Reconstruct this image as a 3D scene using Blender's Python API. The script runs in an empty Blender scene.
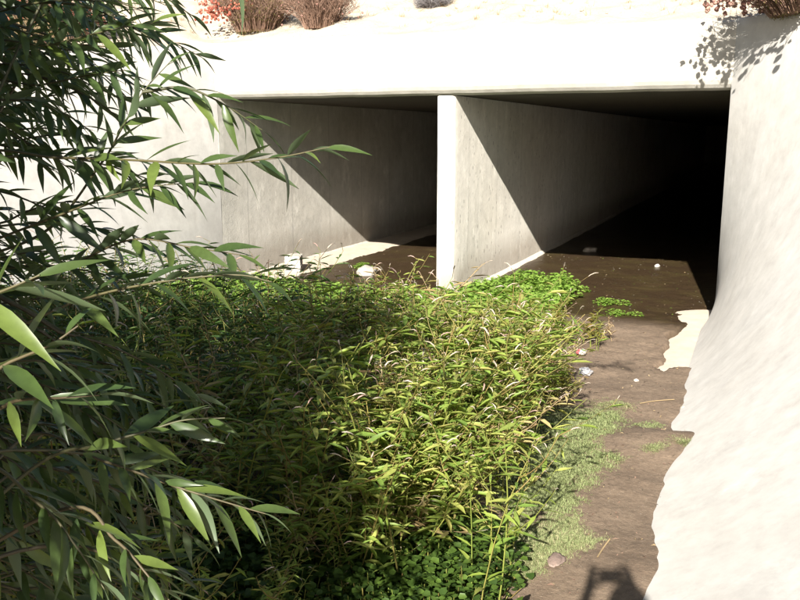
import bpy, bmesh, math, random
import numpy as np
from mathutils import Vector, Matrix, noise
random.seed(7); RNG = np.random.default_rng(11)
S = bpy.context.scene; COL = S.collection
R = math.radians

# ------------------------------------------------------------------ camera, sky, sun, exposure
F_PX = 847.4                       # focal length in photograph pixels (800 wide)
CAM = np.array([3.468, -9.532, 2.007])
YAW, PIT = R(23.41), R(11.11)
FWD = np.array([-math.sin(YAW)*math.cos(PIT), math.cos(YAW)*math.cos(PIT), -math.sin(PIT)])
RGT = np.array([math.cos(YAW), math.sin(YAW), 0.0]); UPV = np.cross(RGT, FWD)
cd = bpy.data.cameras.new('camera'); cam = bpy.data.objects.new('camera', cd); COL.objects.link(cam)
cd.sensor_width = 36; cd.lens = 36*F_PX/800; cd.clip_start = 0.02; cd.clip_end = 600
m3 = Matrix(((RGT[0], UPV[0], -FWD[0]), (RGT[1], UPV[1], -FWD[1]), (RGT[2], UPV[2], -FWD[2])))
cam.matrix_world = Matrix.Translation(CAM.tolist()) @ m3.to_4x4()
S.camera = cam

SUN_EL, SUN_AZ = R(28.1), R(8.5)   # the sun stands behind the camera, a little to the right of the barrel axis
TO_SUN = Vector((math.sin(SUN_AZ)*math.cos(SUN_EL), -math.cos(SUN_AZ)*math.cos(SUN_EL), math.sin(SUN_EL)))
w = bpy.data.worlds.new('World'); S.world = w; w.use_nodes = True
nt = w.node_tree; bg = nt.nodes['Background']
sky = nt.nodes.new('ShaderNodeTexSky'); sky.sky_type = 'NISHITA'; sky.sun_disc = False
sky.sun_elevation = SUN_EL; sky.sun_rotation = math.atan2(TO_SUN.x, TO_SUN.y)
nt.links.new(sky.outputs[0], bg.inputs[0]); bg.inputs[1].default_value = 0.05
sl = bpy.data.lights.new('sun', 'SUN'); sl.energy = 5.0; sl.angle = R(0.53); sl.color = (1, .95, .87)
so = bpy.data.objects.new('sun', sl); COL.objects.link(so); so.rotation_euler = TO_SUN.to_track_quat('Z', 'Y').to_euler()
so.location = (0, -20, 20)
S.view_settings.view_transform = 'Standard'; S.view_settings.look = 'None'
S.view_settings.exposure = 1.5; S.view_settings.gamma = 1
S.view_settings.use_curve_mapping = False

# ------------------------------------------------------------------ helpers
def at(px, py, depth):             # a point so many metres in front of the place where the photographer stands
    return CAM + depth*(FWD + RGT*(px-400)/F_PX + UPV*(300-py)/F_PX)
def on(px, py, z=0.0):             # the same ray met with a level plane
    d = FWD + RGT*(px-400)/F_PX + UPV*(300-py)/F_PX
    return CAM + d*((z-CAM[2])/d[2])
def tag(o, label=None, cat=None, group=None, kind=None):
    for k, v in (('label', label), ('category', cat), ('group', group), ('kind', kind)):
        if v: o[k] = v
    return o
def empty(name, loc, rz=0.0):
    o = bpy.data.objects.new(name, None); COL.objects.link(o); o.location = loc; o.rotation_euler.z = rz
    o.empty_display_size = .1; return o
def link(name, me, parent=None, local=False):
    o = bpy.data.objects.new(name, me); COL.objects.link(o)
    if parent is not None:
        o.parent = parent
        if not local: o.matrix_parent_inverse = world_of(parent).inverted()
    return o
def world_of(o):
    m = o.matrix_basis if o.parent is None else world_of(o.parent) @ o.matrix_parent_inverse @ o.matrix_basis
    return m.copy()
class Acc:                         # collects numpy meshes
    def __init__(s): s.v=[]; s.q=[]; s.t=[]; s.qm=[]; s.tm=[]; s.r=[]; s.n=0
    def add(s, V, Q=None, T=None, m=0, rnd=None):
        V = np.asarray(V, float).reshape(-1, 3)
        if Q is not None and len(Q):
            Q = np.asarray(Q).reshape(-1, 4); s.q.append(Q+s.n); s.qm.append(np.broadcast_to(np.asarray(m), (len(Q),)))
        if T is not None and len(T):
            T = np.asarray(T).reshape(-1, 3); s.t.append(T+s.n); s.tm.append(np.broadcast_to(np.asarray(m), (len(T),)))
        s.v.append(V); s.r.append(np.full(len(V), RNG.random()) if rnd is None else np.broadcast_to(np.asarray(rnd, float), (len(V),)))
        s.n += len(V); return s
    def arrays(s):
        e4 = np.zeros((0, 4), int); e3 = np.zeros((0, 3), int); z = np.zeros(0, int)
        return (np.concatenate(s.v), np.concatenate(s.q) if s.q else e4, np.concatenate(s.t) if s.t else e3,
                np.concatenate(s.qm) if s.q else z, np.concatenate(s.tm) if s.t else z, np.concatenate(s.r))
    def mesh(s, name, mats, smooth=True):
        V, Q, T, qm, tm, r = s.arrays()
        me = bpy.data.meshes.new(name)
        me.vertices.add(len(V)); me.vertices.foreach_set('co', V.astype(np.float32).ravel())
        lp = np.concatenate([Q.ravel(), T.ravel()]).astype(np.int32)
        me.loops.add(len(lp)); me.loops.foreach_set('vertex_index', lp)
        nf = len(Q)+len(T); me.polygons.add(nf)
        ls = np.concatenate([np.arange(len(Q))*4, len(Q)*4+np.arange(len(T))*3]).astype(np.int32)
        me.polygons.foreach_set('loop_start', ls)
        me.polygons.foreach_set('material_index', np.concatenate([qm, tm]).astype(np.int32))
        me.polygons.foreach_set('use_smooth', np.full(nf, smooth))
        a = me.attributes.new('rnd', 'FLOAT', 'POINT'); a.data.foreach_set('value', r.astype(np.float32))
        for m in (mats if isinstance(mats, (list, tuple)) else [mats]): me.materials.append(m)
        me.update(calc_edges=True); me.validate(); return me
def tube(pts, rad, n=5):
    P = np.asarray(pts, float); k = len(P); rad = np.broadcast_to(np.asarray(rad, float), (k,))
    Tn = np.gradient(P, axis=0); Tn /= np.linalg.norm(Tn, axis=1)[:, None]+1e-9
    ref = np.array([.31, .17, .93]) if abs(Tn[:, 2]).mean() < .85 else np.array([1., .2, 0])
    A = np.cross(Tn, ref); A /= np.linalg.norm(A, axis=1)[:, None]+1e-9; B = np.cross(Tn, A)
    a = np.arange(n)*2*np.pi/n
    V = (P[:, None]+rad[:, None, None]*(np.cos(a)[None, :, None]*A[:, None]+np.sin(a)[None, :, None]*B[:, None])).reshape(-1, 3)
    Q = [(i*n+j, i*n+(j+1) % n, (i+1)*n+(j+1) % n, (i+1)*n+j) for i in range(k-1) for j in range(n)]
    return V, np.array(Q)
def bez(p0, p1, p2, n=8):
    t = np.linspace(0, 1, n)[:, None]; p0, p1, p2 = map(np.asarray, (p0, p1, p2))
    return (1-t)**2*p0+2*t*(1-t)*p1+t*t*p2
def catmull(P, n=6):
    P = np.asarray(P, float); P = np.vstack([2*P[0]-P[1], P, 2*P[-1]-P[-2]]); out = []
    for i in range(1, len(P)-2):
        t = np.linspace(0, 1, n, endpoint=(i == len(P)-3))[:, None]
        a, b, c, d = P[i-1:i+3]
        out.append(.5*(2*b+(c-a)*t+(2*a-5*b+4*c-d)*t**2+(3*b-a-3*c+d)*t**3))
    return np.vstack(out)
def grid_mesh(name, P, mat, attr=None, smooth=True):      # P[i, j, 3]
    ni, nj = P.shape[:2]; i, j = np.meshgrid(np.arange(ni-1), np.arange(nj-1), indexing='ij')
    Q = np.stack([i*nj+j, (i+1)*nj+j, (i+1)*nj+j+1, i*nj+j+1], -1).reshape(-1, 4)
    a = Acc(); a.add(P.reshape(-1, 3), Q, rnd=(0 if attr is None else attr.ravel())); return a.mesh(name, mat, smooth)
def inpoly(x, y, poly):
    c = False; j = len(poly)-1
    for i in range(len(poly)):
        xi, yi, xj, yj = poly[i][0], poly[i][1], poly[j][0], poly[j][1]
        if (yi > y) != (yj > y) and x < (xj-xi)*(y-yi)/(yj-yi)+xi: c = not c
        j = i
    return c
def fbm(x, y, s=1.0, o=4, z=0.0):
    return noise.fractal(Vector((x*s, y*s, z)), 1.0, 2.0, o)

# ------------------------------------------------------------------ materials
def material(name):
    m = bpy.data.materials.new(name); m.use_nodes = True; t = m.node_tree
    return m, t, t.nodes['Principled BSDF'], t.nodes['Material Output']
def N(t, kind, **kw):
    n = t.nodes.new(kind)
    for k, v in kw.items():
        if k.startswith('i_'): n.inputs[int(k[2:]) if k[2:].isdigit() else k[2:]].default_value = v
        else: setattr(n, k, v)
    return n
def ramp(t, src, stops):
    r = N(t, 'ShaderNodeValToRGB'); t.links.new(src, r.inputs[0]); e = r.color_ramp.elements
    while len(e) < len(stops): e.new(.5)
    for el, (p, c) in zip(e, stops): el.position = p; el.color = (*c, 1) if len(c) == 3 else c
    return r.outputs[0]
def mix(t, fac, a, b, mode='MIX'):
    n = N(t, 'ShaderNodeMix', data_type='RGBA', blend_type=mode)
    for i, v in ((0, fac), (6, a), (7, b)):
        if hasattr(v, 'links'): t.links.new(v, n.inputs[i])
        else: n.inputs[i].default_value = v if i == 0 else ((*v, 1) if len(v) == 3 else v)
    return n.outputs[2]
def noise_t(t, co, scale, detail=6, rough=.6, stretch=None):
    if stretch:
        mp = N(t, 'ShaderNodeMapping'); mp.inputs['Scale'].default_value = stretch; t.links.new(co, mp.inputs[0]); co = mp.outputs[0]
    n = N(t, 'ShaderNodeTexNoise'); n.inputs['Scale'].default_value = scale; n.inputs['Detail'].default_value = detail
    n.inputs['Roughness'].default_value = rough; t.links.new(co, n.inputs['Vector']); return n.outputs[0]
def bump(t, b, h, strength=.4, dist=.01):
    n = N(t, 'ShaderNodeBump'); n.inputs['Strength'].default_value = strength; n.inputs['Distance'].default_value = dist
    t.links.new(h, n.inputs['Height']); t.links.new(n.outputs[0], b.inputs['Normal'])
def math_n(t, op, a, b=None, c=None):
    n = N(t, 'ShaderNodeMath', operation=op)
    for i, v in enumerate((a, b, c)):
        if v is None: continue
        if hasattr(v, 'links'): t.links.new(v, n.inputs[i])
        else: n.inputs[i].default_value = v
    return n.outputs[0]

def concrete(name, base, stain=(.55, .5, .42), pits=True, damp=True, seams=False, streak=.5, bstr=.5, drough=1.0):
    m, t, b, o = material(name)
    co = N(t, 'ShaderNodeNewGeometry').outputs['Position']
    big = noise_t(t, co, .9, 7, .65); mid = noise_t(t, co, 6, 8, .7); fine = noise_t(t, co, 90, 4, .7)
    c = mix(t, ramp(t, big, [(.35, (0,)*3), (.7, (1,)*3)]), base, tuple(x*s for x, s in zip(base, (.8, .77, .72))))
    st = noise_t(t, co, 2.2, 7, .7, (3.2, 3.2, .32))
    c = mix(t, math_n(t, 'MULTIPLY', ramp(t, st, [(.5, (0,)*3), (.74, (1,)*3)]), streak), c, tuple(x*s for x, s in zip(base, stain)))
    c = mix(t, .55, c, ramp(t, mid, [(.25, tuple(x*.72 for x in base)), (.75, tuple(min(1, x*1.22) for x in base))]))
    sp = N(t, 'ShaderNodeSeparateXYZ'); t.links.new(co, sp.inputs[0])
    blot = noise_t(t, co, 1.6, 10, .72, (1, 1, .7)); c = mix(t, math_n(t, 'MULTIPLY', ramp(t, blot, [(.5, (0,)*3), (.62, (1,)*3)]), .28 if pits else .16), c, tuple(x*.5 for x in base))
    eff = noise_t(t, co, 3.1, 9, .75, (1.2, 1.2, .6)); c = mix(t, math_n(t, 'MULTIPLY', ramp(t, eff, [(.56, (0,)*3), (.66, (1,)*3)]), .45 if pits else .2), c, tuple(min(.8, x*1.45) for x in base))
    if damp:                       # silt and tide marks along the foot of the walls
        h = math_n(t, 'ADD', sp.outputs[2], math_n(t, 'MULTIPLY', mid, -.5))
        d = ramp(t, h, [(-.0, (1,)*3), (.32, (0,)*3)])
        c = mix(t, math_n(t, 'MULTIPLY', d, .5), c, (.17, .13, .09))
    height = math_n(t, 'ADD', math_n(t, 'MULTIPLY', mid, .6), math_n(t, 'MULTIPLY', fine, .35))
    if pits:
        mp = N(t, 'ShaderNodeMapping'); mp.inputs['Scale'].default_value = (1, 1, .62); t.links.new(co, mp.inputs[0])
        v = N(t, 'ShaderNodeTexVoronoi', feature='F1'); v.inputs['Scale'].default_value = 17; t.links.new(mp.outputs[0], v.inputs['Vector'])
        sel = N(t, 'ShaderNodeSeparateColor'); t.links.new(v.outputs['Color'], sel.inputs[0])
        hole = math_n(t, 'MULTIPLY', math_n(t, 'LESS_THAN', v.outputs['Distance'], math_n(t, 'MULTIPLY', sel.outputs[1], .30)),
                      math_n(t, 'GREATER_THAN', math_n(t, 'ADD', sel.outputs[0], math_n(t, 'MULTIPLY', math_n(t, 'SUBTRACT', big, .5), 1.6)), .62))
        c = mix(t, math_n(t, 'MULTIPLY', hole, .6), c, tuple(x*.35 for x in base))
        height = math_n(t, 'SUBTRACT', height, math_n(t, 'MULTIPLY', hole, 1.2))
    if seams:                      # board marks and panel joints left by the formwork
        fr = math_n(t, 'FRACT', math_n(t, 'DIVIDE', math_n(t, 'ADD', sp.outputs[1], 50.6), 1.22))
        ln = math_n(t, 'LESS_THAN', fr, .012)
        c = mix(t, math_n(t, 'MULTIPLY', ln, .45), c, tuple(x*.4 for x in base))
        height = math_n(t, 'SUBTRACT', height, math_n(t, 'MULTIPLY', ln, .9))
    t.links.new(c, b.inputs['Base Color']); b.inputs['Roughness'].default_value = .88
    b.inputs['Specular IOR Level'].default_value = .3
    if 'Diffuse Roughness' in b.inputs: b.inputs['Diffuse Roughness'].default_value = drough
    bump(t, b, height, bstr, .012); return m
M = {}
M['head'] = concrete('headwall_concrete', (.44, .42, .375), damp=False, pits=False, streak=.5, drough=.4)
M['wall'] = concrete('barrel_concrete', (.55, .525, .47), seams=True, bstr=.9)
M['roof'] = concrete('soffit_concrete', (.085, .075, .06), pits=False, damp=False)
M['wing'] = concrete('wing_concrete', (.425, .412, .388), pits=False, damp=False, streak=.5, bstr=.07, drough=.25)
M['slab'] = concrete('slab_concrete', (.40, .345, .28), pits=False, damp=False, drough=.4)

def soil(name, c1, c2, c3, sc=3, bmp=.03):
    m, t, b, o = material(name); co = N(t, 'ShaderNodeNewGeometry').outputs['Position']
    a = noise_t(t, co, sc, 9, .7); f = noise_t(t, co, 45, 6, .75)
    c = mix(t, ramp(t, a, [(.35, (0,)*3), (.65, (1,)*3)]), c1, c2)
    c = mix(t, ramp(t, f, [(.5, (0,)*3), (.72, (1,)*3)]), c, c3)
    t.links.new(c, b.inputs['Base Color']); b.inputs['Roughness'].default_value = .95; b.inputs['Specular IOR Level'].default_value = .15
    bump(t, b, math_n(t, 'ADD', a, math_n(t, 'MULTIPLY', f, .5)), .8, bmp); return m
M['sand'] = soil('sandy_soil', (.52, .46, .37), (.44, .37, .28), (.30, .24, .17))

def mud():
    m, t, b, o = material('silt'); co = N(t, 'ShaderNodeNewGeometry').outputs['Position']
    a = noise_t(t, co, 2.3, 9, .68); f = noise_t(t, co, 30, 7, .75); g = noise_t(t, co, 120, 3, .6)
    c = mix(t, ramp(t, a, [(.32, (0,)*3), (.66, (1,)*3)]), (.160, .114, .078), (.222, .164, .114))
    c = mix(t, ramp(t, f, [(.42, (0,)*3), (.7, (1,)*3)]), c, (.115, .083, .058))
    c = mix(t, ramp(t, g, [(.62, (0,)*3), (.72, (1,)*3)]), c, (.34, .28, .21))
    wet = N(t, 'ShaderNodeAttribute', attribute_name='rnd').outputs['Fac']
    alg = noise_t(t, co, 1.7, 6, .6)
    wc = mix(t, ramp(t, alg, [(.45, (0,)*3), (.7, (1,)*3)]), (.048, .031, .017), (.064, .047, .020))
    c = mix(t, wet, c, wc)
    t.links.new(c, b.inputs['Base Color'])
    rr = math_n(t, 'SUBTRACT', .95, math_n(t, 'MULTIPLY', wet, .62)); t.links.new(rr, b.inputs['Roughness'])
    b.inputs['Specular IOR Level'].default_value = .25
    bump(t, b, math_n(t, 'ADD', a, math_n(t, 'MULTIPLY', f, .7)), .8, .018); return m
M['mud'] = mud()
def water():
    m, t, b, o = material('brown_water'); co = N(t, 'ShaderNodeNewGeometry').outputs['Position']
    t.nodes.remove(b)
    tr = N(t, 'ShaderNodeBsdfTransparent'); tr.inputs[0].default_value = (.90, .82, .70, 1)
    gl = N(t, 'ShaderNodeBsdfGlossy'); gl.inputs['Roughness'].default_value = .04
    fr = N(t, 'ShaderNodeFresnel'); fr.inputs[0].default_value = 1.33
    bn = N(t, 'ShaderNodeBump'); bn.inputs['Strength'].default_value = .25; bn.inputs['Distance'].default_value = .01
    t.links.new(noise_t(t, co, 14, 3, .5), bn.inputs['Height'])
    t.links.new(bn.outputs[0], gl.inputs['Normal']); t.links.new(bn.outputs[0], fr.inputs['Normal'])
    mx = N(t, 'ShaderNodeMixShader'); t.links.new(fr.outputs[0], mx.inputs[0]); t.links.new(tr.outputs[0], mx.inputs[1]); t.links.new(gl.outputs[0], mx.inputs[2])
    t.links.new(mx.outputs[0], o.inputs[0]); return m
M['water'] = water()

def leafmat(name, cols, back=None, gloss=.45, trans=.35, spec=.4):
    """cols: colours picked leaf by leaf; back: the paler underside."""
    m, t, b, o = material(name)
    at_ = N(t, 'ShaderNodeAttribute', attribute_name='rnd').outputs['Fac']
    oi = N(t, 'ShaderNodeObjectInfo').outputs['Random']
    r = math_n(t, 'FRACT', math_n(t, 'ADD', at_, oi))
    k = len(cols); c = ramp(t, r, [(i/(k-1), col) for i, col in enumerate(cols)])
    g = N(t, 'ShaderNodeNewGeometry')
    nz = noise_t(t, g.outputs['Position'], 60, 4, .6)
    c = mix(t, .35, c, ramp(t, nz, [(.3, (.55,)*3), (.7, (1.3,)*3)]), 'MULTIPLY')
    if back: c = mix(t, math_n(t, 'MULTIPLY', g.outputs['Backfacing'], .85), c, back)
    t.links.new(c, b.inputs['Base Color']); b.inputs['Roughness'].default_value = gloss; b.inputs['Specular IOR Level'].default_value = spec
    tl = N(t, 'ShaderNodeBsdfTranslucent'); tc = mix(t, 1, c, (1.25, 1.2, .55), 'MULTIPLY'); t.links.new(tc, tl.inputs[0])
    mx = N(t, 'ShaderNodeMixShader'); mx.inputs[0].default_value = trans
    t.links.new(b.outputs[0], mx.inputs[1]); t.links.new(tl.outputs[0], mx.inputs[2]); t.links.new(mx.outputs[0], o.inputs[0])
    return m
M['willow'] = leafmat('willow_leaf', [(.036, .062, .02), (.06, .095, .026), (.042, .07, .026), (.12, .165, .035), (.055, .09, .028)], back=(.105, .145, .08), gloss=.33, trans=.3, spec=.45)
M['smart'] = leafmat('sun_tinted_smartweed_leaf', [(.17, .27, .05), (.28, .36, .065), (.14, .235, .045), (.40, .42, .11), (.24, .33, .06), (.43, .39, .13)], gloss=.5, trans=.4)  # yellow-green leaf, with the flank's sunlight brightened into its colour
M['cress'] = leafmat('cress_leaf', [(.18, .31, .05), (.26, .40, .075), (.15, .27, .04), (.32, .43, .10)], gloss=.45, trans=.35)
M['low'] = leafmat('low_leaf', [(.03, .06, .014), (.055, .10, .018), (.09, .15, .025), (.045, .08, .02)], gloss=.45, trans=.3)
M['grass'] = leafmat('mat_grass', [(.23, .27, .115), (.30, .335, .155), (.20, .25, .10), (.38, .35, .20)], gloss=.6, trans=.3)
M['stem'] = leafmat('weed_stem', [(.16, .21, .04), (.23, .24, .05), (.22, .15, .05), (.13, .18, .035)], gloss=.55, trans=.1)
M['spike'] = leafmat('flower_spike', [(.50, .40, .33), (.58, .52, .42), (.44, .28, .24), (.50, .44, .32)], gloss=.8, trans=.25, spec=.2)
M['bark'] = leafmat('willow_bark', [(.085, .07, .045), (.07, .058, .04), (.10, .08, .05)], gloss=.75, trans=0.0)
M['twig'] = leafmat('willow_twig', [(.075, .058, .03), (.085, .075, .032), (.06, .062, .027)], gloss=.55, trans=0.0)
M['redflower'] = leafmat('red_flower', [(.42, .10, .07), (.50, .17, .11), (.36, .09, .06)], gloss=.8, trans=.2)
M['pinkhead'] = leafmat('dry_flower_head', [(.36, .20, .16), (.30, .15, .12), (.42, .27, .21)], gloss=.9, trans=.15)
M['olive'] = leafmat('shrub_leaf', [(.13, .125, .03), (.19, .16, .04), (.09, .095, .03)], gloss=.7, trans=.2)
M['drystem'] = leafmat('dry_stem', [(.24, .145, .10), (.30, .19, .135), (.20, .12, .085)], gloss=.8, trans=.1)
M['greystem'] = leafmat('grey_stem', [(.20, .19, .19), (.27, .25, .25), (.16, .15, .16)], gloss=.8, trans=.1)
M['straw'] = leafmat('dry_straw', [(.38, .28, .15), (.30, .21, .11), (.45, .36, .21)], gloss=.8, trans=.15)
M['stone'] = soil('stone', (.42, .38, .32), (.34, .30, .25), (.24, .2, .17), 9, .01)
M['block'] = soil('broken_concrete', (.50, .47, .42), (.42, .39, .34), (.30, .27, .22), 9, .02)
def plain(name, c, rough=.6):
    m, t, b, o = material(name); co = N(t, 'ShaderNodeNewGeometry').outputs['Position']
    n = noise_t(t, co, 25, 5, .6)
    t.links.new(mix(t, ramp(t, n, [(.3, (0,)*3), (.7, (1,)*3)]), c, tuple(x*.8 for x in c)), b.inputs['Base Color'])
    b.inputs['Roughness'].default_value = rough; return m

# ------------------------------------------------------------------ the culvert
H, HT, XL, XR, TW, LEN = 2.45, 3.135, -3.28, 3.03, .225, 42.0
def topz(side, y):                 # height of a wing wall's top edge
    a = max(0., -y)
    return HT-(.105*min(a, 12) if side < 0 else .03*min(a, 12))
def wing_x(side, y, z):
    a = max(0., -y); k = .78 if side > 0 else .55
    off = k*min(a, 10.5)*z/HT
    toe = .13*min(1, a/.5)*math.exp(-max(z, 0)/.17)
    return (XR+off-toe) if side > 0 else (XL-off+toe)
culvert = empty('box_culvert', (-.1, 0, 0))
tag(culvert, 'double-barrel concrete box culvert with pale headwall, thin dividing wall and flaring wing walls', 'culvert')
def extrude_profile(name, prof, x0, x1, mat, parent):        # prof in (y, z), swept along x with a slightly uneven edge
    nx = 90; xs = np.linspace(x0, x1, nx); P = np.zeros((nx, len(prof)+1, 3))
    for i, x in enumerate(xs):
        for j, (y, z) in enumerate(prof+prof[:1]):
            e = .007*fbm(x, z, 2.5, 5, y) if (y < .2 and z < H+.15) else .004*fbm(x, z, 1.1, 3)
            P[i, j] = (x, y+e, z+e*.6)
    me = grid_mesh(name, P[:, ::-1], mat, smooth=False); o = link(name, me, parent)
    return o
prof = [(.42, H+.10), (.16, H+.0), (.10, H+.004), (.05, H+.022), (.012, H+.055), (-.012, H+.095), (-.02, H+.14), (-.02, H+.3), (-.02, HT-.06), (-.008, HT-.02), (.02, HT), (.30, HT+.005), (.32, HT-.03), (.42, HT-.3)]
hw = extrude_profile('headwall', prof, XL-.02, XR+.015, M['head'], culvert)
hw['label'] = 'sunlit pale concrete headwall across the top of both openings'
def boxm(name, x0, x1, y0, y1, z0, z1, mat, parent):
    a = Acc(); V = [(x, y, z) for x in (x0, x1) for y in (y0, y1) for z in (z0, z1)]
    a.add(V, [(0, 1, 3, 2), (4, 6, 7, 5), (0, 4, 5, 1), (2, 3, 7, 6), (0, 2, 6, 4), (1, 5, 7, 3)])
    return link(name, a.mesh(name, mat, False), parent)
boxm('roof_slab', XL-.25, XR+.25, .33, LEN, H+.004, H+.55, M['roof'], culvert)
def wall_sheet(name, x, face, y0, y1):                        # barrel wall with a gently uneven face and an earth-side body
    ys = np.concatenate([np.linspace(y0, 9, 70), np.linspace(9.6, y1, 14)]); zs = np.linspace(-.35, H+.02, 20)
    P = np.array([[(x+.006*fbm(y, z, .9, 4, x), y, z) for z in zs] for y in ys])
    if face < 0: P = P[::-1]
    B = P.copy(); B[:, :, 0] = x-face*.25
    a = Acc(); me = grid_mesh(name, np.concatenate([P, B[::-1], P[:1]]), M['wall']); return link(name, me, culvert)
wall_sheet('side_wall', XL, 1, 0, LEN); wall_sheet('side_wall', XR, -1, 0, LEN)
# dividing wall with a rounded nose
def divider():
    pl = [(0., y) for y in np.concatenate([np.linspace(LEN, 9, 12), np.linspace(8.6, .14, 60)])]
    r = TW/2
    pl += [(-r+r*math.cos(a), .14-.06*math.sin(a)) for a in np.linspace(.15, math.pi-.15, 14)]
    pl += [(-TW, y) for y in np.concatenate([np.linspace(.14, 8.6, 30), np.linspace(9, LEN, 8)])]
    zs = np.linspace(-.35, H-.004, 22)
    P = np.array([[(x+.005*fbm(y, z, 1., 4, x*9), y+(.004*fbm(x*3, z, 3, 4) if y < .2 else 0), z) for z in zs] for x, y in pl])
    a = Acc(); me = grid_mesh('dividing_wall', P, M['wall']); o = link('dividing_wall', me, culvert)
    o['label'] = 'thin upright wall with rounded white nose between the two openings'
    # top cap at the nose
    return o
divider()
# low mortar fillets where walls meet the slab
def fillet(x, s, y0, y1):
    ys = np.linspace(y0, y1, 60)
    P = np.array([[(x-s*.01, y, .065+.012*fbm(y, x, 2)), (x+s*.018, y, .05+.01*fbm(y, x, 2.3)), (x+s*(.05+.02*fbm(y, 3, 1.5)), y, -.03)] for y in ys])
    if s < 0: P = P[::-1]
    link('base_fillet', grid_mesh('base_fillet', P[:, ::-1], M['wall']), culvert)
fillet(0, 1, .12, 12); fillet(XL, 1, .0, 12)
boxm('end_wall', XL-.2, XR+.2, LEN-.3, LEN+.02, -.3, H+.02, M['wall'], culvert)
for s in (-1, 1):                  # warped wing walls: upright at the openings, leaning further back towards the camera
    ys = np.concatenate([np.linspace(0, -1, 16), np.linspace(-1.15, -12, 60), np.linspace(-13, -30, 8)])
    us = np.concatenate([np.linspace(0, .25, 16), np.linspace(.28, 1, 30)])
    P = []
    for y in ys:
        zt = topz(s, y); row = []
        for u in us:
            z = -.3+u*(zt+.3)
            row.append((wing_x(s, y, max(z, 0))+(.0015*fbm(y, z, .8, 5, s))*min(1, -y*3)+(0 if z >= 0 else 0), y, z))
        x = row[-1][0]; row += [(x+s*.02, y, zt+.012), (x+s*.22, y, zt+.012), (x+s*.24, y, zt-.4)]
        P.append(row)
    P = np.array(P)
    if s > 0: P = P[:, ::-1]
    o = link('wing_wall', grid_mesh('wing_wall', P, M['wing']), culvert)
    o['label'] = ('smooth sunlit concrete wing wall curving back at the right of the opening' if s > 0
                  else 'bright concrete wing wall behind the willow branches')

# ------------------------------------------------------------------ slab, silt, water
PATCH = [on(*p)[:2] for p in [(655, 372), (662, 377), (676, 372), (690, 372), (703, 365), (718, 330), (716, 308), (706, 309), (692, 311), (681, 318), (686, 328), (676, 338), (669, 344), (672, 351), (660, 357), (662, 364)]]
def pdist(x, y, poly):             # signed distance, positive inside
    d = 1e9; n = len(poly)
    for i in range(n):
        ax, ay = poly[i]; bx, by = poly[(i+1) % n]; ex, ey = bx-ax, by-ay
        t = max(0, min(1, ((x-ax)*ex+(y-ay)*ey)/(ex*ex+ey*ey+1e-12))); d = min(d, math.hypot(x-ax-t*ex, y-ay-t*ey))
    return d if inpoly(x, y, poly) else -d
def slab_z(x, y):
    c = 0
    if x > 2.2: c = min(1, (x-2.2)/.7)
    if x < -2.3: c = min(1, (-2.3-x)/.7)
    if x > 0: c *= min(1, max(0, (1.0-y)/.4))
    return -.06+.10*c*c*(3-2*c)
def mud_z(x, y):
    e_ = max(0., 1-max(0, x-2.3)/.5) if y < -2.2 else 1.
    n = .020*fbm(x, y, 1.1, 5)+(.012*fbm(x, y, 5, 4, 3)+.010*fbm(x, y, 13, 3, 6))*(.15+.85*e_)
    if y > -.9:
        wetc = min(1, (y+.9)/1.3)
        z = .05*(1-wetc)+.002*wetc+n*(1-.45*wetc)
    else:
        z = .05+n+.05*min(1, max(0, (-y-2)/2.5))*max(0, (x-1.5)/1.6)
    if x > 1.2:                    # a bar of silt along the right side keeps the water out
        z += .03*max(0, 1-abs(y+1.1-.5*(x-2))/1.2)
    d = pdist(x, y, PATCH)+.07*fbm(x, y, 3.5, 5, 9)
    z -= .09*min(1, max(0, d/.05+.5)) if d > -.025 else 0
    if x < -1.6 and y > .4:        # bare strip of slab along the left wall
        e = (-2.62+.10*(y-1.2)*0-.12*min(1, (y-.4)))-x+.10*fbm(x, y, 1.5, 4, 5)
        z -= .11*min(1, max(0, e/.08+.5))
    if x > 2.3 and y < -2.2:       # how far the silt laps up the wing wall
        z += (x-2.3)*(.05*fbm(x*.3, y, 1.3, 4, 8)+.10*math.exp(-((y+4.25)/.28)**2)-.05*math.exp(-((y+3.75)/.22)**2))
    if x < -3.0 and y <= .4: z -= .02
    return z
def bed(f, nx, ys):
    xs = np.concatenate([np.linspace(XL-.35, 2.5, nx), np.linspace(2.52, XR+.55, nx//2)]); return np.array([[(x, y, f(x, y)) for y in ys] for x in xs])
ysl = np.concatenate([np.linspace(-30, -9, 8), np.linspace(-8, 12, 60), np.linspace(13, LEN, 10)])
sl_o = link('floor_slab', grid_mesh('floor_slab', bed(slab_z, 50, ysl), M['slab']), culvert)
ysm = np.concatenate([np.linspace(-30, -9, 12), np.linspace(-8.7, -3, 190), np.linspace(-2.96, 3.2, 160), np.linspace(3.3, 8, 40), np.linspace(8.5, LEN, 14)])
Pm = bed(mud_z, 120, ysm)
wet = np.clip((.034-Pm[..., 2])/.034, 0, 1); yy = Pm[..., 1]
wet = np.clip(wet*np.clip((yy+1.9)/1.0, 0, 1)+.95*np.clip((yy+.9+.35*(Pm[..., 0]-2))/.7, 0, 1), 0, 1)
tag(link('streambed', grid_mesh('streambed', Pm, M['mud'], wet)), kind='structure', label='brown silt bed of the channel running into the culvert')
WZ = -.012
yw = np.concatenate([np.linspace(-1.6, 8, 30), np.linspace(9, LEN-.4, 6)])
tag(link('water', grid_mesh('water', np.array([[(x, y, WZ) for y in yw] for x in np.linspace(XL+.5, XR-.02, 14)]), M['water'])), kind='structure', label='shallow brown water on the culvert floor')

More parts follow.
